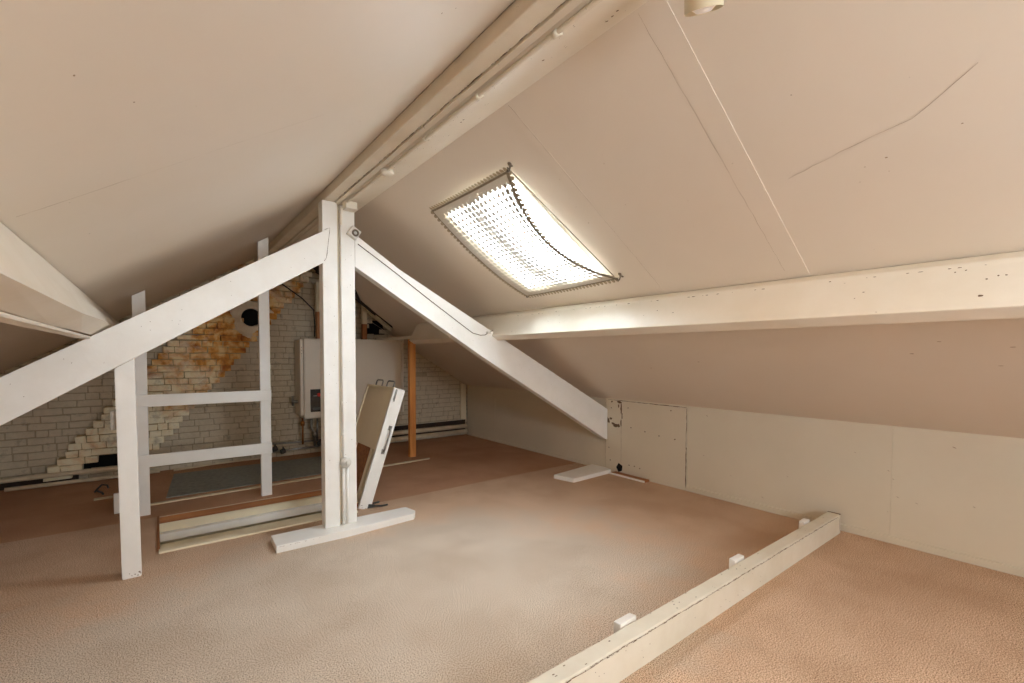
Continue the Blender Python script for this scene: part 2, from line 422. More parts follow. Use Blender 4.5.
for y in (YF, YF - .12):
    poly_holes(bm, [(XL - .1, -.02), (XR + .1, -.02), (XR + .1, zr(XR) + .1), (XA, ZA + .12), (XL - .1, zl(XL) + .1)], [[(WX0, WZ0), (WX1, WZ0), (WX1, WZ1), (WX0, WZ1)]], lambda a, b, y=y: (a, y, b))
for (a, b_) in (((WX0, WZ0), (WX1, WZ0)), ((WX1, WZ0), (WX1, WZ1)), ((WX1, WZ1), (WX0, WZ1)), ((WX0, WZ1), (WX0, WZ0))):
    bm.faces.new([bm.verts.new(p) for p in ((a[0], YF, a[1]), (b_[0], YF, b_[1]), (b_[0], YF - .12, b_[1]), (a[0], YF - .12, a[1]))])
struct(link('wall_front', bm, [M_ceil]), 'plain white gable wall behind the camera', 'wall')

# ---- brick gable wall
rnd = random.Random(11)
def inside(x, z): return z < (zr(x) if x > XA else zl(x)) + .14
bm = bmesh.new()
prism(bm, [(XL - .1, -.05), (XR + .1, -.05), (XR + .1, zr(XR) + .15), (XA, ZA + .18), (XL - .1, zl(XL) + .15)], 'Y', YB - .0145, YB + .1, mi=1)
row = 0; z = -.02
BH = .071
while z < ZA + .15:
    x = XL - rnd.random() * .2
    while x < XR:
        w = rnd.choice((.205, .205, .20, .10)) + rnd.uniform(-.01, .01)
        cx, cz = x + w / 2, z + BH / 2
        missing = (2.36 < cx < 2.62 and 1.60 < cz < 1.80) or (-.12 < cx < .12 and .40 < cz < .52) or (-.72 < cx < -.3 and .10 < cz < .25)
        if inside(cx, cz) and not missing and rnd.random() > .006:
            d = rnd.uniform(-.004, .004)
            box(bm, x + .004, YB - .022 + d, z + .004 + rnd.uniform(-.002, .002), x + w - .004, YB + .02, z + BH - .004 + rnd.uniform(-.003, .002), 0, .0075, .0036)
        x += w
    z += BH; row += 1
for (cx, cz, w, h) in ((2.49, 1.70, .14, .10), (0, .46, .13, .06), (-.5, .17, .23, .09)):
    box(bm, cx - w, YB - .019, cz - h, cx + w, YB - .015, cz + h, 2)
struct(link('wall_back', bm, [M_brick, M_mortar, M_black]), 'rough white-painted brick gable wall', 'wall')

# ---- slanting flue with stepped courses
HC = (.912, 1.757)
flue = empty('chimney_flue', 'slanting cream brick flue with orange rust stains climbing the back wall', 'chimney')
bm = bmesh.new()
z = .045; FY = 6.33; k = 0
while z < 2.62:
    zc = z + BH / 2
    xl = -.95 + (zc - .05) * .762 + rnd.uniform(-.02, .02)
    xr = -.225 + zc * .79 + rnd.uniform(-.018, .018)
    if zc < .11: xr = min(xr, -.70)
    elif zc < .18: xr = min(xr, -.62)
    elif zc < .25: xr = min(xr, -.50)
    x = xl; first = True
    while x < xr - .02:
        w = (rnd.choice((.2, .2, .1)) if not (first and k % 2) else .1) + rnd.uniform(-.012, .012)
        w = min(w, xr - x)
        if xr - x - w < .05: w = xr - x
        cx = x + w / 2
        if math.hypot(cx - HC[0], zc - HC[1]) > .17 and zc < (zl(cx) if cx < XA else zr(cx)) + .05:
            box(bm, x + .003, FY + rnd.uniform(-.009, .006), z + .003 + rnd.uniform(-.003, .002), x + w - .003, YB - .01, z + BH - .003 + rnd.uniform(-.002, .003), 0, .008, .005)
        x += w; first = False
    if xr - xl > .3:
        zt = z + BH
        # mortar core
        prism(bm, [(xl + .012, z - .001), (xr - .012, z - .001), (xr - .012, zt + .001), (xl + .012, zt + .001)], 'Y', FY + .012, YB - .012, mi=1) if math.hypot((xl+xr)/2 - HC[0], zc - HC[1]) > .45 else None
    z += BH; k += 1
flb = link('flue_brickwork', bm, [M_flue, M_fmortar], flue)
bm = bmesh.new()
Mh = frame_M((HC[0], FY, HC[1]), (0, -1, 0))
prof = [(.23, -.03), (.22, -.004), (.18, .004), (.15, .010), (.130, .016), (.114, .014), (.106, .0), (.106, -.11)]
seg = 40; rings = []
for j, (r, zz) in enumerate(prof):
    rg = []
    for q in range(seg):
        a = 2 * math.pi * q / seg
        rr = r * (1 + (.12 * math.sin(3 * a + 1) + .07 * math.sin(7 * a)) * (1 if j < 3 else 0))
        rg.append(bm.verts.new(Mh @ Vector((rr * math.cos(a), rr * math.sin(a), zz + random.uniform(-.002, .002)))))
    rings.append(rg)
for a, b in zip(rings, rings[1:]):
    for q in range(seg):
        f = bm.faces.new((a[q], a[(q + 1) % seg], b[(q + 1) % seg], b[q])); f.smooth = True
link('plaster_ring', bm, M_plaster, flue)
bm = bmesh.new(); lathe(bm, [(.105, .004), (.105, -.10), (0, -.10)], Mh); lathe(bm, [(.100, .0), (.100, -.06), (0, -.062)], Mh)
link('round_hole', bm, M_black, flue)['label'] = 'dark round flue hole'

# ------------------------------------------------------------------ roof timbers
def timber(name, label, cat, pts, y0, y1, mat, bev=.004, group=None, marks=None):
    bm = bmesh.new(); prism(bm, pts, 'Y', y0, y1, bev)
    if marks: marks(bm)
    return tag(link(name, bm, [mat, M_chip, M_black]), label, cat, group)

# purlins
def mk_r(bm):
    a, b = Vector((2.50, 0, 1.655)), Vector((2.408, 0, 1.481)); d = (b - a)
    n = Vector((-.88, 0, -.47)).normalized()
    for k in range(60):
        y = random.uniform(.0, 3.2); t = random.choice((.02, .02, random.random()))
        p = a + d * t + Vector((0, y, 0)) + n * .0012
        s = random.uniform(.001, .003)
        mark(bm, p, (0, 1, 0), d, s * random.uniform(1, 6), s, 1)
    for (y, t) in ((.33, .1), (.36, .12), (.24, .3), (.27, .35), (.22, .3)):
        mark(bm, a + d * t + Vector((0, y, 0)) + n * .0012, (0, 1, 0), d, .004, .004, 1)
    mark(bm, a + d * .72 + Vector((0, .28, 0)) + n * .0014, (0, 1, 0), d, .010, .006, 1)
timber('roof_purlin', 'long white-painted purlin under the right slope below the skylight', 'roof beam',
       [(2.56, 1.698), (2.505, 1.668), (2.496, 1.648), (2.408, 1.481), (2.475, 1.440), (2.66, 1.63)], YF, 5.13, M_purlin, .006, marks=mk_r)
bm = bmesh.new()
A = [(-.325, 1.655), (-.270, 1.541), (-.252, 1.529), (-.21, 1.440), (-.285, 1.405), (-.42, 1.59)]
B = [(-.325, 1.655), (-.267, 1.555), (-.250, 1.543), (-.208, 1.470), (-.285, 1.408), (-.42, 1.59)]
stn = [(YF, A), (1.2, A), (2.2, [(p[0] + q[0], p[1] + q[1]) for p, q in zip(A, [(0, 0), (0, 0), (.004, .0), (.004, .006), (.0, -.004), (0, 0)])]), (3.0, B), (6.42, B)]
rg = []
for y, P_ in stn: rg.append([bm.verts.new((p[0], y, p[1])) for p in P_])
for a, b in zip(rg, rg[1:]):
    for i in range(6): bm.faces.new((a[i], a[(i + 1) % 6], b[(i + 1) % 6], b[i]))
bm.faces.new(rg[0]); bm.faces.new(rg[-1][::-1])
bmesh.ops.bevel(bm, geom=[e for e in bm.edges if abs(e.verts[0].co.y - e.verts[1].co.y) > .3], offset=.008, segments=2, affect='EDGES')
for k in range(20):
    y = random.uniform(1.2, 3.3); mark(bm, (-.2455, y, 1.5), (0, 1, 0), (.5, 0, -.9), .003, .0015, 1)
tag(link('roof_purlin', bm, [M_purlin, M_chip]), 'white purlin under the left slope, ending at the left edge of photo', 'roof beam')
bm = bmesh.new()
prism(bm, [(-.292, 1.402), (-.281, 1.398), (-.284, 1.388), (-.33, 1.386), (-.34, 1.41)], 'Y', YF, 3.38, .003)
tag(link('purlin_lath', bm, [M_purlin]), 'narrow white lath under the left purlin with a dark gap above it', 'lath')

# ridge
def mk_ridge(bm):
    for k in range(130):
        y = random.uniform(.5, 3.3)
        mark(bm, (1.018 + random.uniform(-.002, .002), y, 2.3968), (0, 1, 0), (1, 0, 0), random.uniform(.004, .03), .0014, 1)
timber('ridge_beam', 'left timber of the white ridge running to top of centre post', 'roof beam',
       [(.952, 2.60), (.952, 2.403), (.957, 2.400), (1.022, 2.398), (1.022, 2.60)], YF, 6.42, M_ridge, .003, marks=mk_ridge)
timber('ridge_batten', 'narrow batten in the groove between the two ridge timbers', 'batten',
       [(1.026, 2.6), (1.026, 2.390), (1.054, 2.388), (1.054, 2.6)], YF, 6.42, M_ridge, .003)
def mk_ridge2(bm):
    for k in range(60):
        y = random.uniform(.8, 2.9); x = random.uniform(1.11, 1.25)
        if random.random() < .5: x = 1.105
        z_ = 2.389 + (x - 1.10) * .372
        mark(bm, (x, y, z_ - .0015), (0, 1, 0), (1, 0, .372), random.uniform(.002, .009), .0012, 1)
    for (x, y) in ((1.22, 1.03), (1.21, 1.0), (1.225, 1.06), (1.17, 1.32), (1.165, 1.9), (1.16, 1.87)):
        mark(bm, (x, y, 2.389 + (x - 1.10) * .372 - .0015), (0, 1, 0), (1, 0, .372), .007, .006, 1)
timber('ridge_beam', 'wider right timber of the white ridge above the spotlight, with chipped paint', 'roof beam',
       [(1.060, 2.62), (1.060, 2.402), (1.070, 2.389), (1.10, 2.389), (1.288, 2.459), (1.33, 2.50), (1.30, 2.56)], YF, 6.42, M_purlin, .004, marks=mk_ridge2)

# centre posts on sole plate
def mk_post(x0, x1):
    def f(bm):
        for k in range(14):
            s = random.uniform(.001, .0025); mark(bm, (random.uniform(x0 + .01, x1 - .01), 3.3908, random.uniform(.1, 2.2)), (1, 0, 0), (0, 0, 1), s, s * 1.5, 1)
    return f
SOLE = .05
bm = bmesh.new(); prism(bm, [(.937, 3.392), (1.040, 3.392), (1.040, 3.488), (.937, 3.488)], 'Z', SOLE, 2.397, .005); mk_post(.94, 1.04)(bm)
tag(link('centre_post', bm, [M_white, M_chip, M_black]), 'left half of the double white centre post under the ridge', 'post')
bm = bmesh.new(); prism(bm, [(1.060, 3.392), (1.165, 3.392), (1.165, 3.488), (1.060, 3.488)], 'Z', SOLE, 2.386, .005); mk_post(1.065, 1.16)(bm)
tag(link('centre_post', bm, [M_white, M_chip, M_black]), 'right half of the double white centre post, with switch near its foot', 'post')
bm = bmesh.new(); box(bm, 1.0405, 3.42, SOLE, 1.0595, 3.486, 2.384, 0, .002)
tag(link('post_filler_strip', bm, [M_ridge]), 'recessed filler strip between the halves of the centre post', 'strip')
bm = bmesh.new()
prism(bm, [(.592, 3.272), (1.05, 3.268), (1.585, 3.300), (1.625, 3.36), (1.60, 3.492), (1.1, 3.496), (.600, 3.496)], 'Z', 0, SOLE, .006)
for k in range(40):
    x = random.uniform(.6, 1.58); mark(bm, (x, 3.2695 if x < 1.05 else 3.2685 + (x - 1.05) * .06, SOLE - .008), (1, 0, 0), (0, 0, 1), random.uniform(.003, .012), .0012, 1)
tag(link('sole_plate', bm, [M_white, M_chip]), 'white timber sole plate flat on carpet under the centre post', 'plank')

# braces (front faces at y 3.40)
bm = bmesh.new()
prism(bm, [(.988, 2.206), (.984, 2.17), (.962, 1.99), (.946, 1.958), (-.634, .939), (-1.92, .115), (-1.92, .365), (-.628, 1.182)], 'Y', 3.382, 3.47, .004)
for k in range(16):
    x = random.uniform(-.6, .9); mark(bm, (x, 3.3808, 1.06 + (x + .63) * .64 + random.uniform(-.07, .07)), (1, 0, 0), (0, 0, 1), .0025, .002, 1)
crack(bm, [(.950, 3.3805, 2.186), (.985, 3.3805, 2.203), (.981, 3.3805, 2.17), (.960, 3.3805, 1.99), (.944, 3.3805, 1.966)], (0, -1, 0), .0022, 1)
tag(link('truss_brace', bm, [M_white, M_chip]), 'long white diagonal brace falling from centre post to lower left', 'brace')
bm = bmesh.new()
prism(bm, [(1.168, 2.196), (1.523, 1.973), (2.5, 1.473), (3.98, .716), (4.012, .70), (4.012, .352), (3.955, .379), (2.279, 1.307), (1.168, 1.957)], 'Y', 3.40, 3.485, .004)
for k in range(16):
    x = random.uniform(1.3, 3.8); mark(bm, (x, 3.3988, 1.97 - (x - 1.3) * .54 + random.uniform(-.07, .05)), (1, 0, 0), (0, 0, 1), .0025, .002, 1)
tag(link('truss_brace', bm, [M_white, M_chip]), 'long white diagonal brace falling from centre post to right knee wall', 'brace')
bm = bmesh.new()
bmA = [(-.184, 3.42), (-.096, 3.42), (-.096, 3.50), (-.184, 3.50)]
lo = [bm.verts.new((x, y, 0)) for x, y in bmA]; hi = [bm.verts.new((x - .009, y, 1.220 if x < -.15 else 1.278)) for x, y in bmA]
for i in range(4): bm.faces.new((lo[i], lo[(i + 1) % 4], hi[(i + 1) % 4], hi[i]))
bm.faces.new(lo[::-1]); bm.faces.new(hi)
bmesh.ops.bevel(bm, geom=list(bm.edges), offset=.004, segments=2, affect='EDGES')
for (x, z_, w, h) in ((-.14, .016, .003, .003), (-.125, .02, .004, .004), (-.105, .03, .006, .006), (-.101, .022, .003, .004), (-.15, .03, .003, .003), (-.112, .012, .006, .003)):
    mark(bm, (x, 3.4188, z_), (1, 0, 0), (0, 0, 1), w, h, 1)
tag(link('brace_post', bm, [M_white, M_chip]), 'short white post on carpet holding up the left brace', 'post')

# frame of the old partition at y 4.7
G = 'members of the open white stud frame'
def stud(x0, x1, label):
    bm = bmesh.new(); prism(bm, [(x0, 0), (x1, 0), (x1, zl(x1) - .008), (x0, zl(x0) - .008)], 'Y', 4.70, 4.75, .003)
    return tag(link('frame_stud', bm, [M_white]), label, 'stud', G)
stud(-.150, -.066, 'white stud of open frame just behind the short brace post')
stud(.738, .824, 'white stud of open frame nearer the boiler, beside round flue hole')
for z0, z1, lb in ((.882, .980, 'upper white rail nailed across the open stud frame'), (.395, .494, 'lower white rail nailed across the open stud frame')):
    bm = bmesh.new(); box(bm, -.152, 4.678, z0, .826, 4.698, z1, 0, .003)
    tag(link('frame_rail', bm, [M_white]), lb, 'rail', G)

# orange post
bm = bmesh.new(); box(bm, 2.530, 5.37, 0, 2.612, 5.43, 1.510, 0, .004)
orp = tag(link('pine_post', bm, [M_orange]), 'bare orange pine post standing on carpet under right purlin', 'post')
bm = bmesh.new(); prism(bm, [(2.42, 1.4775), (2.475, 1.437), (2.64, 1.437), (2.64, 1.53), (2.50, 1.53)], 'Y', 5.36, 5.44, .003)
bm.free()
tag(link('purlin_extension', (lambda b: (prism(b, [(2.50, 1.512), (2.56, 1.512), (2.56, 1.545), (2.50, 1.545)], 'Y', 5.14, 6.41, .002), b)[1])(bmesh.new()), [M_purlin]), 'thin white batten from right purlin to back wall, over orange post', 'batten')

# corner board at back of knee wall
bm = bmesh.new(); box(bm, 3.905, 6.385, .26, 4.005, 6.41, .84, 0, .003)
tag(link('corner_board', bm, [M_cream]), 'narrow white upright board in far right corner on the bricks', 'board')

# brackets / boxes by the brace post
bm = bmesh.new(); box(bm, -.222, 3.52, .86, -.150, 3.57, .972, 0, .006)
tag(link('socket_box', bm, [M_plastic]), 'small white socket box peeping out behind short brace post', 'socket')
bm = bmesh.new(); box(bm, -.302, 4.90, 0, -.20, 4.93, .165, 0, .003); prism(bm, [(-.275, 0), (-.20, 0), (-.20, .30), (-.255, .26)], 'Y', 4.932, 5.06, .003)
tag(link('wood_block', bm, [M_white]), 'white wooden block on floor behind short brace post', 'block')

# ------------------------------------------------------------------ floor beam with cleats
bm = bmesh.new()
BX0, BX1, BY0, BY1, BZ = .55, 3.955, 1.14, 1.222, .140
n = 60
secs = []
for i in range(n + 1):
    x = BX0 + (BX1 - BX0) * i / n; j = lambda a: random.uniform(-a, a)
    c = .007
    P_ = [(BY0, 0), (BY0, BZ - c + j(.0025)), (BY0 + c + j(.003), BZ + j(.001)), (BY1 - .006, BZ + j(.001)), (BY1 + j(.003), BZ - .006), (BY1, 0)]
    secs.append([bm.verts.new((x, y, z)) for y, z in P_])
for a, b in zip(secs, secs[1:]):
    for i in range(6): bm.faces.new((a[i], a[(i + 1) % 6], b[(i + 1) % 6], b[i]))
bm.faces.new(secs[0]); bm.faces.new(secs[-1][::-1])
crack(bm, [(.6 + .1 * k, BY0 - .0013, BZ - .007 + .002 * math.sin(k * 1.7)) for k in range(34)], (0, -1, 0), .0011, 1)
for k in range(320):
    x = random.uniform(1.1, 3.9); z_ = BZ - random.choice((.004, .007, .010)) ; mark(bm, (x, BY0 - .0012, z_), (1, 0, 0), (0, 0, 1), random.uniform(.002, .014), random.uniform(.0008, .003), 1)
for k in range(30):
    x = random.uniform(1.1, 3.9); mark(bm, (x, random.uniform(BY0 + .01, BY1 - .005), BZ + .0022), (1, 0, 0), (0, 1, 0), random.uniform(.002, .009), random.uniform(.001, .004), 1)
for k in range(16):
    x = random.uniform(1.2, 3.0); mark(bm, (x, BY0 - .0012, random.uniform(.03, .12)), (1, 0, 0), (0, 0, 1), .003, .0025, 1)
mark(bm, (BX1 - .02, BY0 - .0012, .07), (1, 0, 0), (0, 0, 1), .004, .06, 1); 
box(bm, BX1 - .012, BY0 + .002, .02, BX1 + .003, BY1 - .002, BZ + .002, 1)
tag(link('floor_beam', bm, [M_beam, M_chip]), 'long chipped cream timber beam lying across the carpet in foreground', 'beam')
for x, lb in ((1.60, 'small white wood cleat behind floor beam, nearest the camera'), (2.60, 'small white wood cleat behind middle of floor beam'), (3.57, 'small white wood cleat behind floor beam, nearest right knee wall')):
    bm = bmesh.new(); w = .055 if x < 3 else .045
    box(bm, x - w, BY1 + .004, 0, x + w, BY1 + .042, BZ + .012, 0, .006, .002)
    tag(link('wood_cleat', bm, [M_white]), lb, 'cleat', 'cleats along the back of the floor beam')

# plank and strip by the knee wall
bm = bmesh.new(); prism(bm, [(3.35, 3.275), (3.96, 3.30), (3.995, 3.40), (3.985, 3.60), (3.30, 3.52)], 'Z', 0, .042, .004)
tag(link('foot_plank', bm, [M_white]), 'pale plank lying on carpet at foot of the right brace', 'plank')
bm = bmesh.new(); box(bm, 3.935, 2.83, 0, 4.005, 3.27, .022, 0, .003)
wst = tag(link('floor_strip', bm, [M_brown]), 'short brown wood strip along the broken knee wall panel', 'strip')
bm = bmesh.new(); box(bm, 3.922, 2.835, 0, 3.934, 3.30, .018, 0, .001); link('white_edge', bm, M_white, wst)['label'] = 'white painted front edge'

# ------------------------------------------------------------------ threshold batten, sheet, bits
bm = bmesh.new(); prism(bm, [(-.07, 4.985), (1.4, 5.05), (2.68, 5.13), (2.70, 5.165), (1.4, 5.09), (-.07, 5.025)], 'Z', 0, .012, .002)
tag(link('threshold_batten', bm, [M_strip]), 'long thin cream batten lying on carpet in front of grey sheet', 'batten')
bm = bmesh.new(); prism(bm, [(.04, 5.16), (1.66, 5.20), (1.66, 6.1), (.12, 6.15)], 'Z', .0, .006)
tag(link('grey_sheet', bm, [M_grey]), 'flat grey board sheet on floor in front of the boiler', 'sheet')
bm = bmesh.new(); tube(bm, [(.12, 6.2, .035), (.5, 6.21, .05), (.95, 6.22, .05)], .010, 6)
tag(link('thin_pipe', bm, [M_strip]), 'thin pale pipe on floor behind the lower rail, beside grey sheet', 'pipe')
bm = bmesh.new(); tube(bm, [(-.49, 5.78, .004), (-.47, 5.8, .03), (-.44, 5.81, .06), (-.40, 5.79, .055), (-.39, 5.77, .03)], .008, 6); tube(bm, [(-.47, 5.8, .008), (-.43, 5.7, .008), (-.42, 5.64, .01)], .009, 6)
tag(link('metal_bracket', bm, [M_drain]), 'small dark metal hook on the carpet left of the short post', 'hook')
bm = bmesh.new(); box(bm, -.47, 5.46, 0, -.345, 5.50, .014, 0, .002)
tag(link('wood_offcut', bm, [M_strip]), 'small pale wood offcut on carpet left of white block', 'offcut')

# pipes along the back wall
def pipe(name, pts, r, m, label, group=None):
    bm = bmesh.new(); tube(bm, pts, r, 12); return tag(link(name, bm, [m]), label, 'pipe', group)
pipe('heating_pipe', [(-1.9, 6.285, .112), (-.9, 6.285, .115), (.0, 6.29, .118)], .024, M_pipe, 'upper cream pipe at foot of back wall, left of the studs')
pipe('heating_pipe', [(-1.15, 6.25, .035), (-.7, 6.25, .035), (.0, 6.26, .036)], .019, M_pipe, 'lower cream pipe at foot of back wall, left of the studs')
pipe('heating_pipe', [(2.0, 6.36, .158), (3.0, 6.35, .155), (3.99, 6.35, .150)], .034, M_pipe, 'upper cream pipe at foot of back wall behind orange post')
pipe('heating_pipe', [(2.0, 6.33, .072), (3.0, 6.33, .070), (3.99, 6.33, .068)], .030, M_pipe, 'lower cream pipe at foot of back wall behind orange post')
bm = bmesh.new(); box(bm, 1.95, 6.405, .09, 4.0, 6.425, .245, 0)  # dark strips stand in for the unlit gaps behind the pipes
tag(link('pipe_gap_shade', bm, [M_dark]), 'dark strip standing for the unlit gap behind the pipes on right of back wall', 'board')
bm = bmesh.new(); box(bm, -1.9, 6.405, .0, -.66, 6.425, .10, 0)
tag(link('pipe_gap_shade', bm, [M_dark]), 'dark strip standing for the unlit gap behind the pipes on left of back wall', 'board')

# ------------------------------------------------------------------ boiler and pipes
bo = empty('boiler', 'wide cream wall-hung boiler with dark display, behind centre post', 'boiler')
bm = bmesh.new(); box(bm, 1.405, 6.12, .545, 1.452, 6.40, 1.500, 0, .010)
for z_ in (1.36, 1.40, 1.32): mark(bm, (1.425, 6.1195, z_), (1, 0, 0), (0, 0, 1), .006, .006, 1)
link('side_panel', bm, [M_boiler, M_black], bo)
bm = bmesh.new(); box(bm, 1.442, 6.08, .500, 1.93, 6.40, 1.512, 0, .02); link('front_cover', bm, M_boiler, bo)
bm = bmesh.new(); box(bm, 1.512, 6.068, .585, 1.715, 6.079, .872, 0, .004)
disp = link('display', bm, M_lcd, bo); disp['label'] = 'dark display panel'
bm = bmesh.new(); box(bm, 1.535, 6.064, .61, 1.69, 6.0675, .64, 0, .001); link('button_strip', bm, M_drain, disp)
bm = bmesh.new(); box(bm, 1.545, 6.064, .785, 1.59, 6.0675, .792, 0); link('readout', bm, M_steel, disp)
bm = bmesh.new(); lathe(bm, [(.0, .007), (.020, .006), (.023, 0)], frame_M((1.612, 6.068, .80), (0, -1, 0)), 16); link('indicator', bm, M_red, disp)['label'] = 'round red indicator'
bm = bmesh.new(); box(bm, 1.935, 6.09, .498, 2.745, 6.40, 1.516, 0, .006); box(bm, 2.748, 6.085, .498, 2.775, 6.40, 1.518, 0, .003)
link('wide_cover', bm, M_boiler, bo)
bm = bmesh.new(); tube(bm, [(1.34, 6.27, .71), (1.406, 6.27, .71)], .022, 10); tube(bm, [(1.35, 6.27, .66), (1.35, 6.27, .78)], .014, 10)
link('drain_valve', bm, M_steel, bo)
pp = empty('boiler_pipework', 'copper and zinc pipes with valves hanging below the boiler', 'pipework')
bm = bmesh.new(); tube(bm, [(1.455, 6.24, .498), (1.455, 6.24, .16)], .013, 10); lathe(bm, [(0, 0), (.026, 0), (.026, .04), (.018, .06), (0, .06)], frame_M((1.455, 6.24, .40), (0, 0, 1)), 12)
link('copper_pipe', bm, M_copper, pp)['label'] = 'copper pipe with brass fitting'
bm = bmesh.new(); tube(bm, [(.98, 6.27, .205), (1.45, 6.27, .19), (1.93, 6.27, .185)], .013, 10); link('upper_run', bm, M_steel, pp)
bm = bmesh.new(); tube(bm, [(.98, 6.24, .105), (1.45, 6.24, .11), (1.93, 6.24, .12)], .013, 10); link('lower_run', bm, M_steel, pp)
bm = bmesh.new(); tube(bm, [(1.56, 6.24, .498), (1.56, 6.24, .36), (1.60, 6.24, .30), (1.60, 6.24, .12)], .016, 10); tube(bm, [(1.64, 6.27, .498), (1.64, 6.27, .19)], .012, 10)
lathe(bm, [(0, 0), (.03, 0), (.03, .05), (0, .05)], frame_M((1.60, 6.24, .24), (0, 0, 1)), 12); link('down_pipe', bm, M_steel, pp)
for (x, z_) in ((1.05, .19), (1.13, .14), (1.22, .10), (1.66, .15)):
    bm = bmesh.new(); lathe(bm, [(0, -.03), (.03, -.03), (.034, 0), (.03, .03), (0, .03)], frame_M((x, 6.235, z_), (1, 0, .3)), 10); tube(bm, [(x, 6.215, z_ + .02), (x - .005, 6.19, z_ + .06)], .010, 8)
    link('valve', bm, M_drain, pp)['label'] = 'dark old valve'
bm = bmesh.new(); tube(bm, [(1.73, 6.20, .498), (1.73, 6.20, .0)], .045, 14)
tag(link('drain_pipe', bm, [M_drain]), 'thick dark grey drain pipe standing under the boiler', 'pipe')

# painted / bare props above the boiler
def twotone(x0, x1, y, z0, zm, z1, label):
    r = empty('wall_batten', label, 'batten')
    bm = bmesh.new(); box(bm, x0, y, zm, x1, y + .05, z1, 0, .003); link('painted_length', bm, M_cream, r)['label'] = 'cream painted upper length'
    bm = bmesh.new(); box(bm, x0 + .002, y + .001, z0, x1 - .002, y + .049, zm, 0, .002); link('bare_length', bm, M_brown, r)['label'] = 'bare brown lower length'
twotone(1.628, 1.712, 6.2, 1.516, 1.862, 2.24, 'upright batten above boiler, white above and brown below, left of centre post')
twotone(2.225, 2.292, 6.2, 1.520, 1.73, 1.985, 'short upright batten above boiler, white above and brown below, right of centre post')
bm = bmesh.new(); prism(bm, [(2.292, 1.99), (2.665, 1.70), (2.665, 1.655), (2.63, 1.645), (2.292, 1.905)], 'Y', 6.2, 6.25, .003)
tag(link('sloping_batten', bm, [M_cream]), 'short sloping white batten above the right end of the boiler', 'batten')
bm = bmesh.new(); prism(bm, [(2.23, 2.06), (2.71, 1.69), (2.69, 1.665), (2.23, 2.005)], 'Y', 6.18, 6.27, .002)  # dark backing in place of the unlit gap over the batten
tag(link('batten_gap_shade', bm, [M_dark]), 'dark strip standing for the unlit gap directly above the sloping white batten', 'board')
pipe('cable', [(1.05, 6.18, 2.30), (1.25, 6.19, 2.16), (1.45, 6.18, 2.02), (1.59, 6.18, 1.88), (1.60, 6.18, 1.7), (1.60, 6.19, 1.54)], .008, M_blackcable, 'thin black cable hanging across the flue to the boiler')
# dark strip painted as the unlit gap where the ceiling boards end
bm = bmesh.new(); prism(bm, [(1.60, 5.515), (1.9, 5.53), (2.06, 5.81), (2.30, 5.91), (2.30, 5.95), (2.04, 5.86), (1.88, 5.58), (1.60, 5.55)], 'Z', 0, .02)
for v in bm.verts: v.co.z = zr(v.co.x) + .0 + (v.co.z * 4 - .025)
tag(link('ceiling_gap_shade', bm, [M_dark]), 'dark strip standing for the unlit ragged ceiling gap above boiler', 'roofing felt')

# ------------------------------------------------------------------ raised stair hatch leaning on its hinge
hat = empty('stair_hatch', 'raised hatch door with white side board, leaning right behind centre post', 'hatch door')
O = Vector((1.312, 3.785, .012)); Ld = Vector((.335, 0, 1.035)).normalized(); Wd = Vector((Ld.z, 0, -Ld.x))      # length, thickness directions
HL, HW, HD = 1.06, .105, .66
Mx = Matrix((Wd, Vector((0, 1, 0)), Ld)).transposed().to_4x4(); Mx.translation = O
bm = bmesh.new(); obox(bm, Mx, 0, 0, 0, HW, .028, HL, .003)
for (a, b_) in ((.03, .012), (.06, .01), (.02, .03)):
    p = Mx @ Vector((a, -.0012, b_)); mark(bm, p, Wd, Ld, .012, .002, 1)
link('side_board', bm, [M_white, M_chip], hat)
bm = bmesh.new(); obox(bm, Mx, 0, HD - .028, 0, HW, HD, HL, .003); link('side_board', bm, M_cream, hat)
bm = bmesh.new(); obox(bm, Mx, .0, .028, HL - .025, HW, HD - .028, HL, .002); link('end_board', bm, M_cream, hat)
bm = bmesh.new(); obox(bm, Mx, .0, .028, 0, HW, HD - .028, .025, .002); link('end_board', bm, M_brownx, hat)
bm = bmesh.new(); obox(bm, Mx, .008, .028, .50, .018, HD - .028, HL - .025, .001); link('panel', bm, M_panel, hat)['label'] = 'beige hardboard panel'
bm = bmesh.new(); obox(bm, Mx, .075, .028, .025, .09, HD - .028, .50, .001); link('back_panel', bm, M_brownx, hat)['label'] = 'brown inner board'
bm = bmesh.new(); obox(bm, Mx, .01, .10, .02, .045, .15, .52, .002); link('slat', bm, M_cream, hat)
for yy_ in (.10, .36):
    bm = bmesh.new()
    pts = [Mx @ Vector((.03, yy_, HL)), Mx @ Vector((.03, yy_, HL + .045)), Mx @ Vector((.03, yy_ + .02, HL + .058)), Mx @ Vector((.03, yy_ + .13, HL + .058)), Mx @ Vector((.03, yy_ + .15, HL + .045)), Mx @ Vector((.03, yy_ + .15, HL))]
    tube(bm, pts, .007, 8); link('wire_handle', bm, M_steel, hat)
bm = bmesh.new()
pts = [Mx @ Vector((.066, .0, .50)), Mx @ Vector((.066, -.022, .51)), Mx @ Vector((.066, -.026, .53)), Mx @ Vector((.066, -.026, .68)), Mx @ Vector((.066, -.022, .70)), Mx @ Vector((.066, .0, .71))]
tube(bm, pts, .007, 8); obox(bm, Mx, .05, -.004, .48, .082, 0, .52, .001); obox(bm, Mx, .05, -.004, .69, .082, 0, .73, .001)
link('pull_handle', bm, M_steel, hat)
bm = bmesh.new(); obox(bm, Mx, .016, -.012, HL - .11, .030, 0, HL - .01, .002); tube(bm, [Mx @ Vector((.023, -.016, HL - .12)), Mx @ Vector((.023, -.016, HL - .03))], .005, 8)
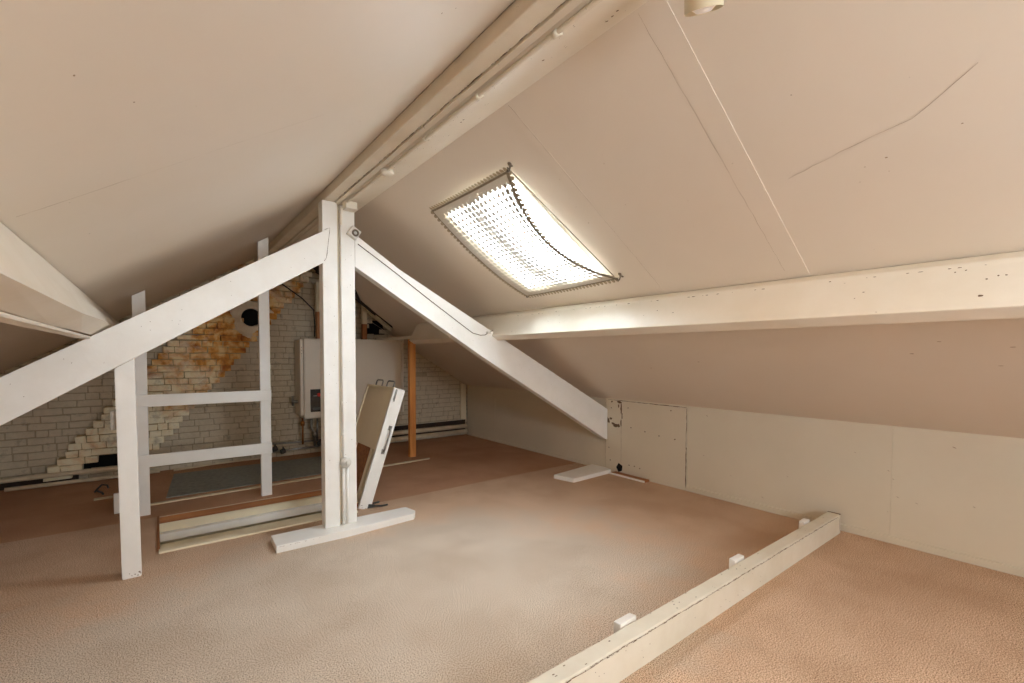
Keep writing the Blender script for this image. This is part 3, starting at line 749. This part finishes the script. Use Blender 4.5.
link('bolt', bm, M_steel, hat)
bm = bmesh.new(); obox(bm, Mx, HW - .03, -.006, -.004, HW + .03, .03, .05, .002); tube(bm, [(1.44, 3.75, .02), (1.50, 3.74, .014), (1.55, 3.745, .012)], .008, 8); tube(bm, [(1.432, 3.77, .04), (1.47, 3.73, .055)], .008, 8)
link('hinge', bm, M_drain, hat)

# ------------------------------------------------------------------ electrics
cd = empty('ridge_conduit', 'thin painted conduit pipe along the ridge groove with clips', 'conduit')
bm = bmesh.new()
cy_ = [YF + .02 + (3.30 - YF - .02) * i / 30 for i in range(31)]
tube(bm, [(1.075 + .0025 * math.sin(y * 3), y, 2.379 + .001 * math.sin(y * 5)) for y in cy_], .0085, 10); link('pipe', bm, M_ridge, cd)
for y in (1.15, 1.62, 2.1, .5):
    bm = bmesh.new(); tube(bm, [(1.075, y - .012, 2.379), (1.075, y + .012, 2.379)], .0125, 10); box(bm, 1.075, y - .008, 2.380, 1.10, y + .008, 2.390, 0, .001); link('clip', bm, M_ridge, cd)
bm = bmesh.new(); lathe(bm, [(0, -.012), (.034, -.012), (.038, -.006), (.038, .012), (0, .012)], frame_M((1.09, 2.60, 2.374), (0, 0, 1)), 24); link('junction_disc', bm, M_purlin, cd)
bm = bmesh.new(); box(bm, 1.065, 3.27, 2.335, 1.145, 3.35, 2.388, 0, .006); link('junction_box', bm, M_purlin, cd)
bm = bmesh.new(); tube(bm, [(1.075, 3.34, 2.36), (1.068, 3.355, 2.358), (1.062, 3.364, 2.345), (1.060, 3.368, 2.32), (1.060, 3.369, 2.24)], .0085, 10); link('elbow', bm, M_purlin, cd)
pc = empty('post_cable', 'thin painted cable and round switch running down centre post to sole plate', 'cable')
bm = bmesh.new(); tube(bm, [(1.062, 3.385, 2.25), (1.066, 3.386, 1.3), (1.067, 3.386, .55)], .0045, 8); link('cable', bm, M_white, pc)
for x in (1.064, 1.092):
    bm = bmesh.new(); tube(bm, [(x, 3.382, .47), (x, 3.382, .06)], .0085, 10); link('conduit', bm, M_white, pc)
for z_ in (1.62, .95, .72, .30, .16):
    bm = bmesh.new(); box(bm, 1.056, 3.374, z_, 1.075, 3.3915, z_ + .012, 0, .001); link('clip', bm, M_white, pc)
bm = bmesh.new(); lathe(bm, [(0, .032), (.02, .03), (.034, .022), (.040, .008), (.040, .0), (0, 0)], frame_M((1.082, 3.391, .512), (0, -1, 0)), 24)
sw = link('switch', bm, M_plastic, pc)
bm = bmesh.new(); obox(bm, frame_M((1.082, 3.359, .512), (0, -1, 0)), -.006, -.016, 0, .006, .016, .012, .002); link('knob', bm, M_plastic, sw)
bc = empty('brace_cable', 'thin cable along the right brace from a small round junction box', 'cable')
bm = bmesh.new(); Mj = frame_M((1.150, 3.399, 2.195), (0, -1, 0), (1, 0, -.62)); obox(bm, Mj, -.036, -.036, 0, .04, .036, .05, .006); jb = link('junction_box', bm, M_plastic, bc)
bm = bmesh.new(); lathe(bm, [(.012, .0), (.026, 0), (.026, .006), (.014, .006), (.014, -.0)], Mj @ Matrix.Translation((.008, 0, .05)), 20); link('socket_ring', bm, M_cable, jb)
bm = bmesh.new(); tube(bm, [(1.19, 3.397, 2.125), (1.34, 3.397, 2.035), (1.501, 3.397, 1.936), (1.75, 3.397, 1.776), (2.0, 3.397, 1.622), (2.10, 3.397, 1.56), (2.20, 3.397, 1.500), (2.283, 3.397, 1.483), (2.33, 3.395, 1.487), (2.375, 3.385, 1.515), (2.40, 3.37, 1.53)], .0035, 6)
link('cable', bm, M_cable, bc)
bm = bmesh.new(); box(bm, 2.345, 3.375, 1.50, 2.385, 3.3985, 1.518, 0, .002); link('clip', bm, M_plastic, bc)

# spotlight hanging from the ridge
sp = empty('ceiling_spotlight', 'cream cylindrical ceiling spotlight cut off by the top edge of the photo', 'lamp')
SPX, SPY, SPZ = 1.250, .722, 2.285
SPA = (-.375, -.218, .9)
bm = bmesh.new(); lathe(bm, [(.0, .15), (.045, .15), (.052, .14), (.052, .0), (.049, .0), (.049, .10), (0, .10)], frame_M((SPX, SPY, SPZ), SPA), 32)
link('lamp_housing', bm, M_cream, sp)
bm = bmesh.new(); tube(bm, [(SPX - .03, SPY - .02, SPZ + .08), (SPX - .03, SPY - .02, 2.435)], .014, 12); link('stem', bm, M_cream, sp)
bm = bmesh.new(); lathe(bm, [(0, -.006), (.02, -.003), (.034, .008), (.038, .03), (.03, .06), (.018, .09), (0, .095)], frame_M((SPX, SPY, SPZ), SPA), 24)
mb, nt, b = newmat('lit_bulb'); b.inputs['Base Color'].default_value = (.9, .85, .8, 1); b.inputs['Emission Color'].default_value = (1, .92, .84, 1); b.inputs['Emission Strength'].default_value = .12
link('bulb', bm, mb, sp)['label'] = 'white reflector bulb'

# ------------------------------------------------------------------ skylight window
win = bpy.data.objects.new('window_1', None); C.objects.link(win); struct(win, 'roof window in the right slope behind a lace curtain', 'window')
Rz = frame_M((0, 0, zr(0)), (.6, 0, 1), (1, 0, -.6))      # local x down-slope, y = world y, z outward
cs = math.sqrt(1 + .36)
def rx(x): return x * cs
def sbox(bm, x0, y0, z0, x1, y1, z1, bev=.002, mi=0):
    lo = Rz @ Vector((0, 0, 0))
    obox(bm, Matrix(Rz), (x0) , y0, z0, x1, y1, z1, bev, mi)
xs0, xs1 = rx(SX0), rx(SX1)
# Rz x axis direction is (1,0,-.6)/|.|; a ceiling point at plan x sits at local x = x*cs, y flips with handedness
ysgn = 1 if (Rz.to_3x3() @ Vector((0, 1, 0))).y > 0 else -1
def Y_(y): return y * ysgn
def sb(name, mat, specs, parent):
    bm = bmesh.new()
    for (x0, y0, z0, x1, y1, z1) in specs:
        a, c = sorted((Y_(y0), Y_(y1))); sbox(bm, x0, a, z0, x1, c, z1)
    return link(name, bm, mat, parent)
t = .02
sb('reveal', M_white, [(xs0 - t, SY0 - t, -.004, xs0, SY1 + t, .17), (xs1, SY0 - t, -.004, xs1 + t, SY1 + t, .17), (xs0, SY0 - t, -.004, xs1, SY0, .17), (xs0, SY1, -.004, xs1, SY1 + t, .17)], win)
sb('window_frame', M_white, [(xs0, SY0, .13, xs0 + .035, SY1, .165), (xs1 - .035, SY0, .13, xs1, SY1, .165), (xs0 + .035, SY0, .13, xs1 - .035, SY0 + .035, .165), (xs0 + .035, SY1 - .035, .13, xs1 - .035, SY1, .165)], win)
mg, nt, b = newmat('window_glass'); L = nt.links.new
tr = N(nt, 'ShaderNodeBsdfTransparent'); gl = N(nt, 'ShaderNodeBsdfGlossy'); gl.inputs['Roughness'].default_value = .05; mxs = N(nt, 'ShaderNodeMixShader'); mxs.inputs[0].default_value = .06
L(tr.outputs[0], mxs.inputs[1]); L(gl.outputs[0], mxs.inputs[2]); L(mxs.outputs[0], nt.nodes['Material Output'].inputs[0])
sb('pane', mg, [(xs0 + .035, SY0 + .035, .145, xs1 - .035, SY1 - .035, .149)], win)
sb('handle', M_steel, [(rx(2.10), SY0 + .10, .09, rx(2.13), SY0 + .12, .13), (rx(2.09), SY0 + .08, .08, rx(2.14), SY0 + .14, .092)], win)

win2 = bpy.data.objects.new('fill_window', None); C.objects.link(win2); struct(win2, 'added fill-light window in the gable behind the camera', 'window')  # unseen window, added to fill the room with front light
bm = bmesh.new()
for (a0, c0, a1, c1) in ((WX0, WZ0, WX1, WZ0 + .05), (WX0, WZ1 - .05, WX1, WZ1), (WX0, WZ0 + .05, WX0 + .05, WZ1 - .05), (WX1 - .05, WZ0 + .05, WX1, WZ1 - .05), (1.055, WZ0 + .05, 1.095, WZ1 - .05)):
    box(bm, a0, YF - .09, c0, a1, YF - .04, c1, 0, .003)
link('window_frame', bm, M_white, win2)
for a0, a1 in ((WX0 + .05, 1.055), (1.095, WX1 - .05)):
    bm = bmesh.new(); box(bm, a0, YF - .07, WZ0 + .05, a1, YF - .065, WZ1 - .05); link('pane', bm, mg, win2)

# lace curtain (real sag below the opening)
def lace(name, holes):
    m, nt, b = newmat(name); L = nt.links.new
    uv = N(nt, 'ShaderNodeUVMap'); sep = N(nt, 'ShaderNodeSeparateXYZ'); L(uv.outputs[0], sep.inputs[0])
    def mth(op, a, bb=None):
        n = nt.nodes.new('ShaderNodeMath'); n.operation = op
        for i, v in enumerate((a, bb)):
            if v is None: continue
            if isinstance(v, (int, float)): n.inputs[i].default_value = v
            else: L(v, n.inputs[i])
        return n.outputs[0]
    U, V = sep.outputs[0], sep.outputs[1]
    if holes:
        a = mth('SINE', mth('MULTIPLY', U, 2 * math.pi * 9)); c = mth('SINE', mth('MULTIPLY', V, 2 * math.pi * 13))
        p = mth('ABSOLUTE', mth('MULTIPLY', a, c))
        nz = N(nt, 'ShaderNodeTexNoise', Scale=60.0, Detail=2.0); L(uv.outputs[0], nz.inputs['Vector'])
        p = mth('ADD', p, mth('MULTIPLY', mth('SUBTRACT', nz.outputs[0], .5), .3))
        band = mth('SINE', mth('MULTIPLY', mth('SUBTRACT', U, .12), 2 * math.pi * 2.0))
        thr = mth('ADD', .30, mth('MULTIPLY', band, .26))
        hole = mth('LESS_THAN', p, thr)
    else:
        nz = N(nt, 'ShaderNodeTexVoronoi', Scale=70.0); L(uv.outputs[0], nz.inputs['Vector'])
        hole = mth('LESS_THAN', nz.outputs['Distance'], .16)
    df = N(nt, 'ShaderNodeBsdfDiffuse'); df.inputs[0].default_value = (.62, .57, .48, 1)
    tl = N(nt, 'ShaderNodeBsdfTranslucent'); tl.inputs[0].default_value = (.62, .60, .56, 1)
    ms = N(nt, 'ShaderNodeMixShader'); ms.inputs[0].default_value = .012; L(df.outputs[0], ms.inputs[1]); L(tl.outputs[0], ms.inputs[2])
    tr = N(nt, 'ShaderNodeBsdfTransparent'); m2 = N(nt, 'ShaderNodeMixShader'); L(hole, m2.inputs[0]); L(ms.outputs[0], m2.inputs[1]); L(tr.outputs[0], m2.inputs[2])
    L(m2.outputs[0], nt.nodes['Material Output'].inputs[0])
    return m
M_lace = lace('lace_net', True); M_laceb = lace('lace_border', False)
M_hem = painted('hem_thread', (150, 138, 116), (120, 108, 88), rough=.8, scale=60, bump=.3)
cur = empty('lace_curtain', 'sagging white lace net curtain pinned over the roof window', 'curtain')
TL, TR, BL, BR = Vector((1.512, 2.858)), Vector((1.512, 1.985)), Vector((2.375, 2.86)), Vector((2.350, 1.915))
def cp(u, v):
    a = TL.lerp(TR, u); c = BL.lerp(BR, u); p = a.lerp(c, v)
    s = 4 * v * (1 - v); e = 4 * u * (1 - u)
    y = p.y + u * u * .150 * s + (1 - u) * -.012 * s
    drop = .028 + .058 * s + .006 * math.sin(u * 14) * s + .004 * e
    return Vector((p.x, y, zr(p.x) - drop))
def sheet(name, u0, u1, v0, v1, nu, nv, mat, parent, fn=cp):
    bm = bmesh.new(); uvl = bm.loops.layers.uv.new('UVMap'); g = []
    for i in range(nu + 1):
        g.append([(bm.verts.new(fn(u0 + (u1 - u0) * i / nu, v0 + (v1 - v0) * j / nv)), (u0 + (u1 - u0) * i / nu, v0 + (v1 - v0) * j / nv)) for j in range(nv + 1)])
    for i in range(nu):
        for j in range(nv):
            q = [g[i][j], g[i + 1][j], g[i + 1][j + 1], g[i][j + 1]]
            f = bm.faces.new([k[0] for k in q]); f.smooth = True
            for lp, k in zip(f.loops, q): lp[uvl].uv = k[1]
    return link(name, bm, mat, parent)
sheet('net', .06, .96, .05, .95, 40, 40, M_lace, cur)
for nm, a in (('border', (0, .06, 0, 1)), ('border', (.96, 1, 0, 1)), ('border', (.06, .96, 0, .05)), ('border', (.06, .96, .95, 1))):
    sheet(nm, *a, (3 if a[1] - a[0] < .1 else 40), (3 if a[3] - a[2] < .1 else 40), M_laceb, cur)
for a in ((0, .012, 0, 1), (.972, 1, 0, 1), (.012, .972, 0, .012), (.012, .972, .988, 1), (.915, .928, .05, .95)):
    sheet('hem', *a, (1 if a[1] - a[0] < .1 else 40), (1 if a[3] - a[2] < .1 else 40), M_hem, cur, lambda u, v: cp(u, v) - Vector((0, 0, .003)))
def scal(fn, n, out):
    bm = bmesh.new()
    for k in range(n):
        p = fn((k + .5) / n); q = fn(min(1, (k + .5) / n + .02)); d = (q - p).normalized() if (q - p).length > 1e-6 else Vector((1, 0, 0))
        tan = d; o = Vector(out).normalized()
        c = bm.verts.new(p); ring = [bm.verts.new(p + tan * math.cos(a) * .0145 + o * math.sin(a) * .028 + Vector((0, 0, -.004 * math.sin(a)))) for a in [math.pi * i / 6 for i in range(7)]]
        for x, y in zip(ring, ring[1:]): bm.faces.new((c, x, y))
    return bm
M_edge = painted('scallop_thread', (186, 172, 146), (150, 134, 108), rough=.8, scale=60, bump=.3)
for fn, n_, out in ((lambda t: cp(0, t), 34, (0, 1, 0)), (lambda t: cp(t, 0), 28, (-1, 0, .6)), (lambda t: cp(t, 1), 28, (1, 0, -.6)), (lambda t: cp(1, t), 34, (0, -1, 0))):
    link('scalloped_edge', scal(fn, n_, out), M_edge, cur)
for (a, b_, nm) in ((cp(1, 0), cp(1, 1), 'wire'), ):
    bm = bmesh.new(); a = a + Vector((0, .01, .0)); tube(bm, [a + Vector((0, 0, .015)), b_ + Vector((-.02, .02, .015))], .0032, 6)
    tag(link('curtain_wire', bm, M_cable), 'taut thin wire between the right-hand hooks of the lace curtain', 'wire')
for (u, v), lb in (((1, 0), 'metal hook at upper corner of the lace curtain, nearest the ridge'), ((1, 1), 'metal hook at lower right corner of the lace curtain'), ((0, 1), 'metal hook at lowest left corner of the lace curtain, above purlin')):
    p = cp(u, v); bm = bmesh.new()
    q = Vector((p.x, p.y, zr(p.x) - .003))
    tube(bm, [q + Vector((.0, -.012, 0)), q + Vector((0, -.016, -.02)), p + Vector((0, -.01, -.012)), p + Vector((0, .006, -.010)), p + Vector((0, .008, .004))], .0045, 8)
    lathe(bm, [(0, 0), (.012, 0), (.010, .006), (0, .008)], frame_M(q + Vector((0, -.012, .002)), (-.6, 0, -1)), 12)
    tube(bm, [q + Vector((.0, -.014, -.01)), q + Vector((-.008, -.045, -.022))], .005, 8)
    tag(link('curtain_hook', bm, M_cable), lb, 'hook', 'hooks of the lace curtain')

# ------------------------------------------------------------------ light
W = bpy.data.worlds.new('sky'); S.world = W; W.use_nodes = True
bg = W.node_tree.nodes['Background']; bg.inputs[0].default_value = (.78, .90, 1, 1); bg.inputs[1].default_value = 35.0
pl = bpy.data.lights.new('skylight_portal', 'AREA'); pl.shape = 'RECTANGLE'; pl.size = (SX1 - SX0) * cs + .0; pl.size_y = SY1 - SY0
pl.cycles.is_portal = True
po = bpy.data.objects.new('skylight_portal', pl); C.objects.link(po)
cx = (SX0 + SX1) / 2; p = Rz @ Vector((rx(cx), Y_((SY0 + SY1) / 2), .20))
Mp = frame_M(p, (.6, 0, 1), (1, 0, -.6)); po.matrix_world = Mp
pl2 = bpy.data.lights.new('gable_portal', 'AREA'); pl2.shape = 'RECTANGLE'; pl2.size = WX1 - WX0; pl2.size_y = WZ1 - WZ0; pl2.cycles.is_portal = True
po2 = bpy.data.objects.new('gable_portal', pl2); C.objects.link(po2); po2.matrix_world = frame_M(((WX0 + WX1) / 2, YF - .14, (WZ0 + WZ1) / 2), (0, -1, 0), (1, 0, 0))
# the lit spotlight
sl = bpy.data.lights.new('spotlight_lamp', 'SPOT'); sl.energy = 11; sl.color = (1, .64, .38); sl.spot_size = math.radians(110); sl.spot_blend = .8; sl.shadow_soft_size = .035
so = bpy.data.objects.new('spotlight_lamp', sl); C.objects.link(so); so.matrix_world = frame_M((SPX + .008, SPY + .005, SPZ - .02), SPA)
# unseen fill lamp, added behind the camera for even front light
bl_ = empty('fill_lamp', 'added round opal fill lamp under the ridge behind the camera', 'lamp')
bm = bmesh.new(); lathe(bm, [(0, .03), (.09, .03), (.09, .0), (0, 0)], frame_M((1.22, -1.0, 2.345), (0, 0, 1)), 24); link('lamp_base', bm, M_plastic, bl_)
mo, nt, b = newmat('opal_globe'); b.inputs['Emission Color'].default_value = (1, .86, .70, 1); b.inputs['Emission Strength'].default_value = 26
bm = bmesh.new(); lathe(bm, [(0, -.13), (.07, -.12), (.12, -.08), (.135, -.03), (.12, -.002), (0, -.001)], frame_M((1.22, -1.0, 2.345), (0, 0, 1)), 28); link('opal_globe', bm, mo, bl_)

# ------------------------------------------------------------------ camera
cam = bpy.data.cameras.new('camera'); co = bpy.data.objects.new('camera', cam); C.objects.link(co); S.camera = co
cam.sensor_width = 36; cam.lens = 456.7 / 1024 * 36; cam.shift_y = (371.4 - 341.5) / 1024; cam.clip_start = .02
yaw, pit, rol = math.radians(37.84), math.radians(-1.95), math.radians(.15)
fw = Vector((math.sin(yaw) * math.cos(pit), math.cos(yaw) * math.cos(pit), math.sin(pit)))
rt = Vector((math.cos(yaw), -math.sin(yaw), 0)); up = rt.cross(fw)
r2 = rt * math.cos(rol) + up * math.sin(rol); u2 = -rt * math.sin(rol) + up * math.cos(rol)
Mc = Matrix((r2, u2, -fw)).transposed().to_4x4(); Mc.translation = (0, 0, 1.3); co.matrix_world = Mc

vs = S.view_settings; S.display_settings.display_device = 'sRGB'
vs.view_transform = 'Standard'; vs.look = 'None'; vs.gamma = 1; vs.use_curve_mapping = False; vs.exposure = 0.18
S.cycles.use_denoising = True
try: S.cycles.denoiser = 'OPENIMAGEDENOISE'
except Exception: pass
S.cycles.max_bounces = 14; S.cycles.diffuse_bounces = 10; S.cycles.transparent_max_bounces = 12
S.cycles.caustics_reflective = False; S.cycles.caustics_refractive = False
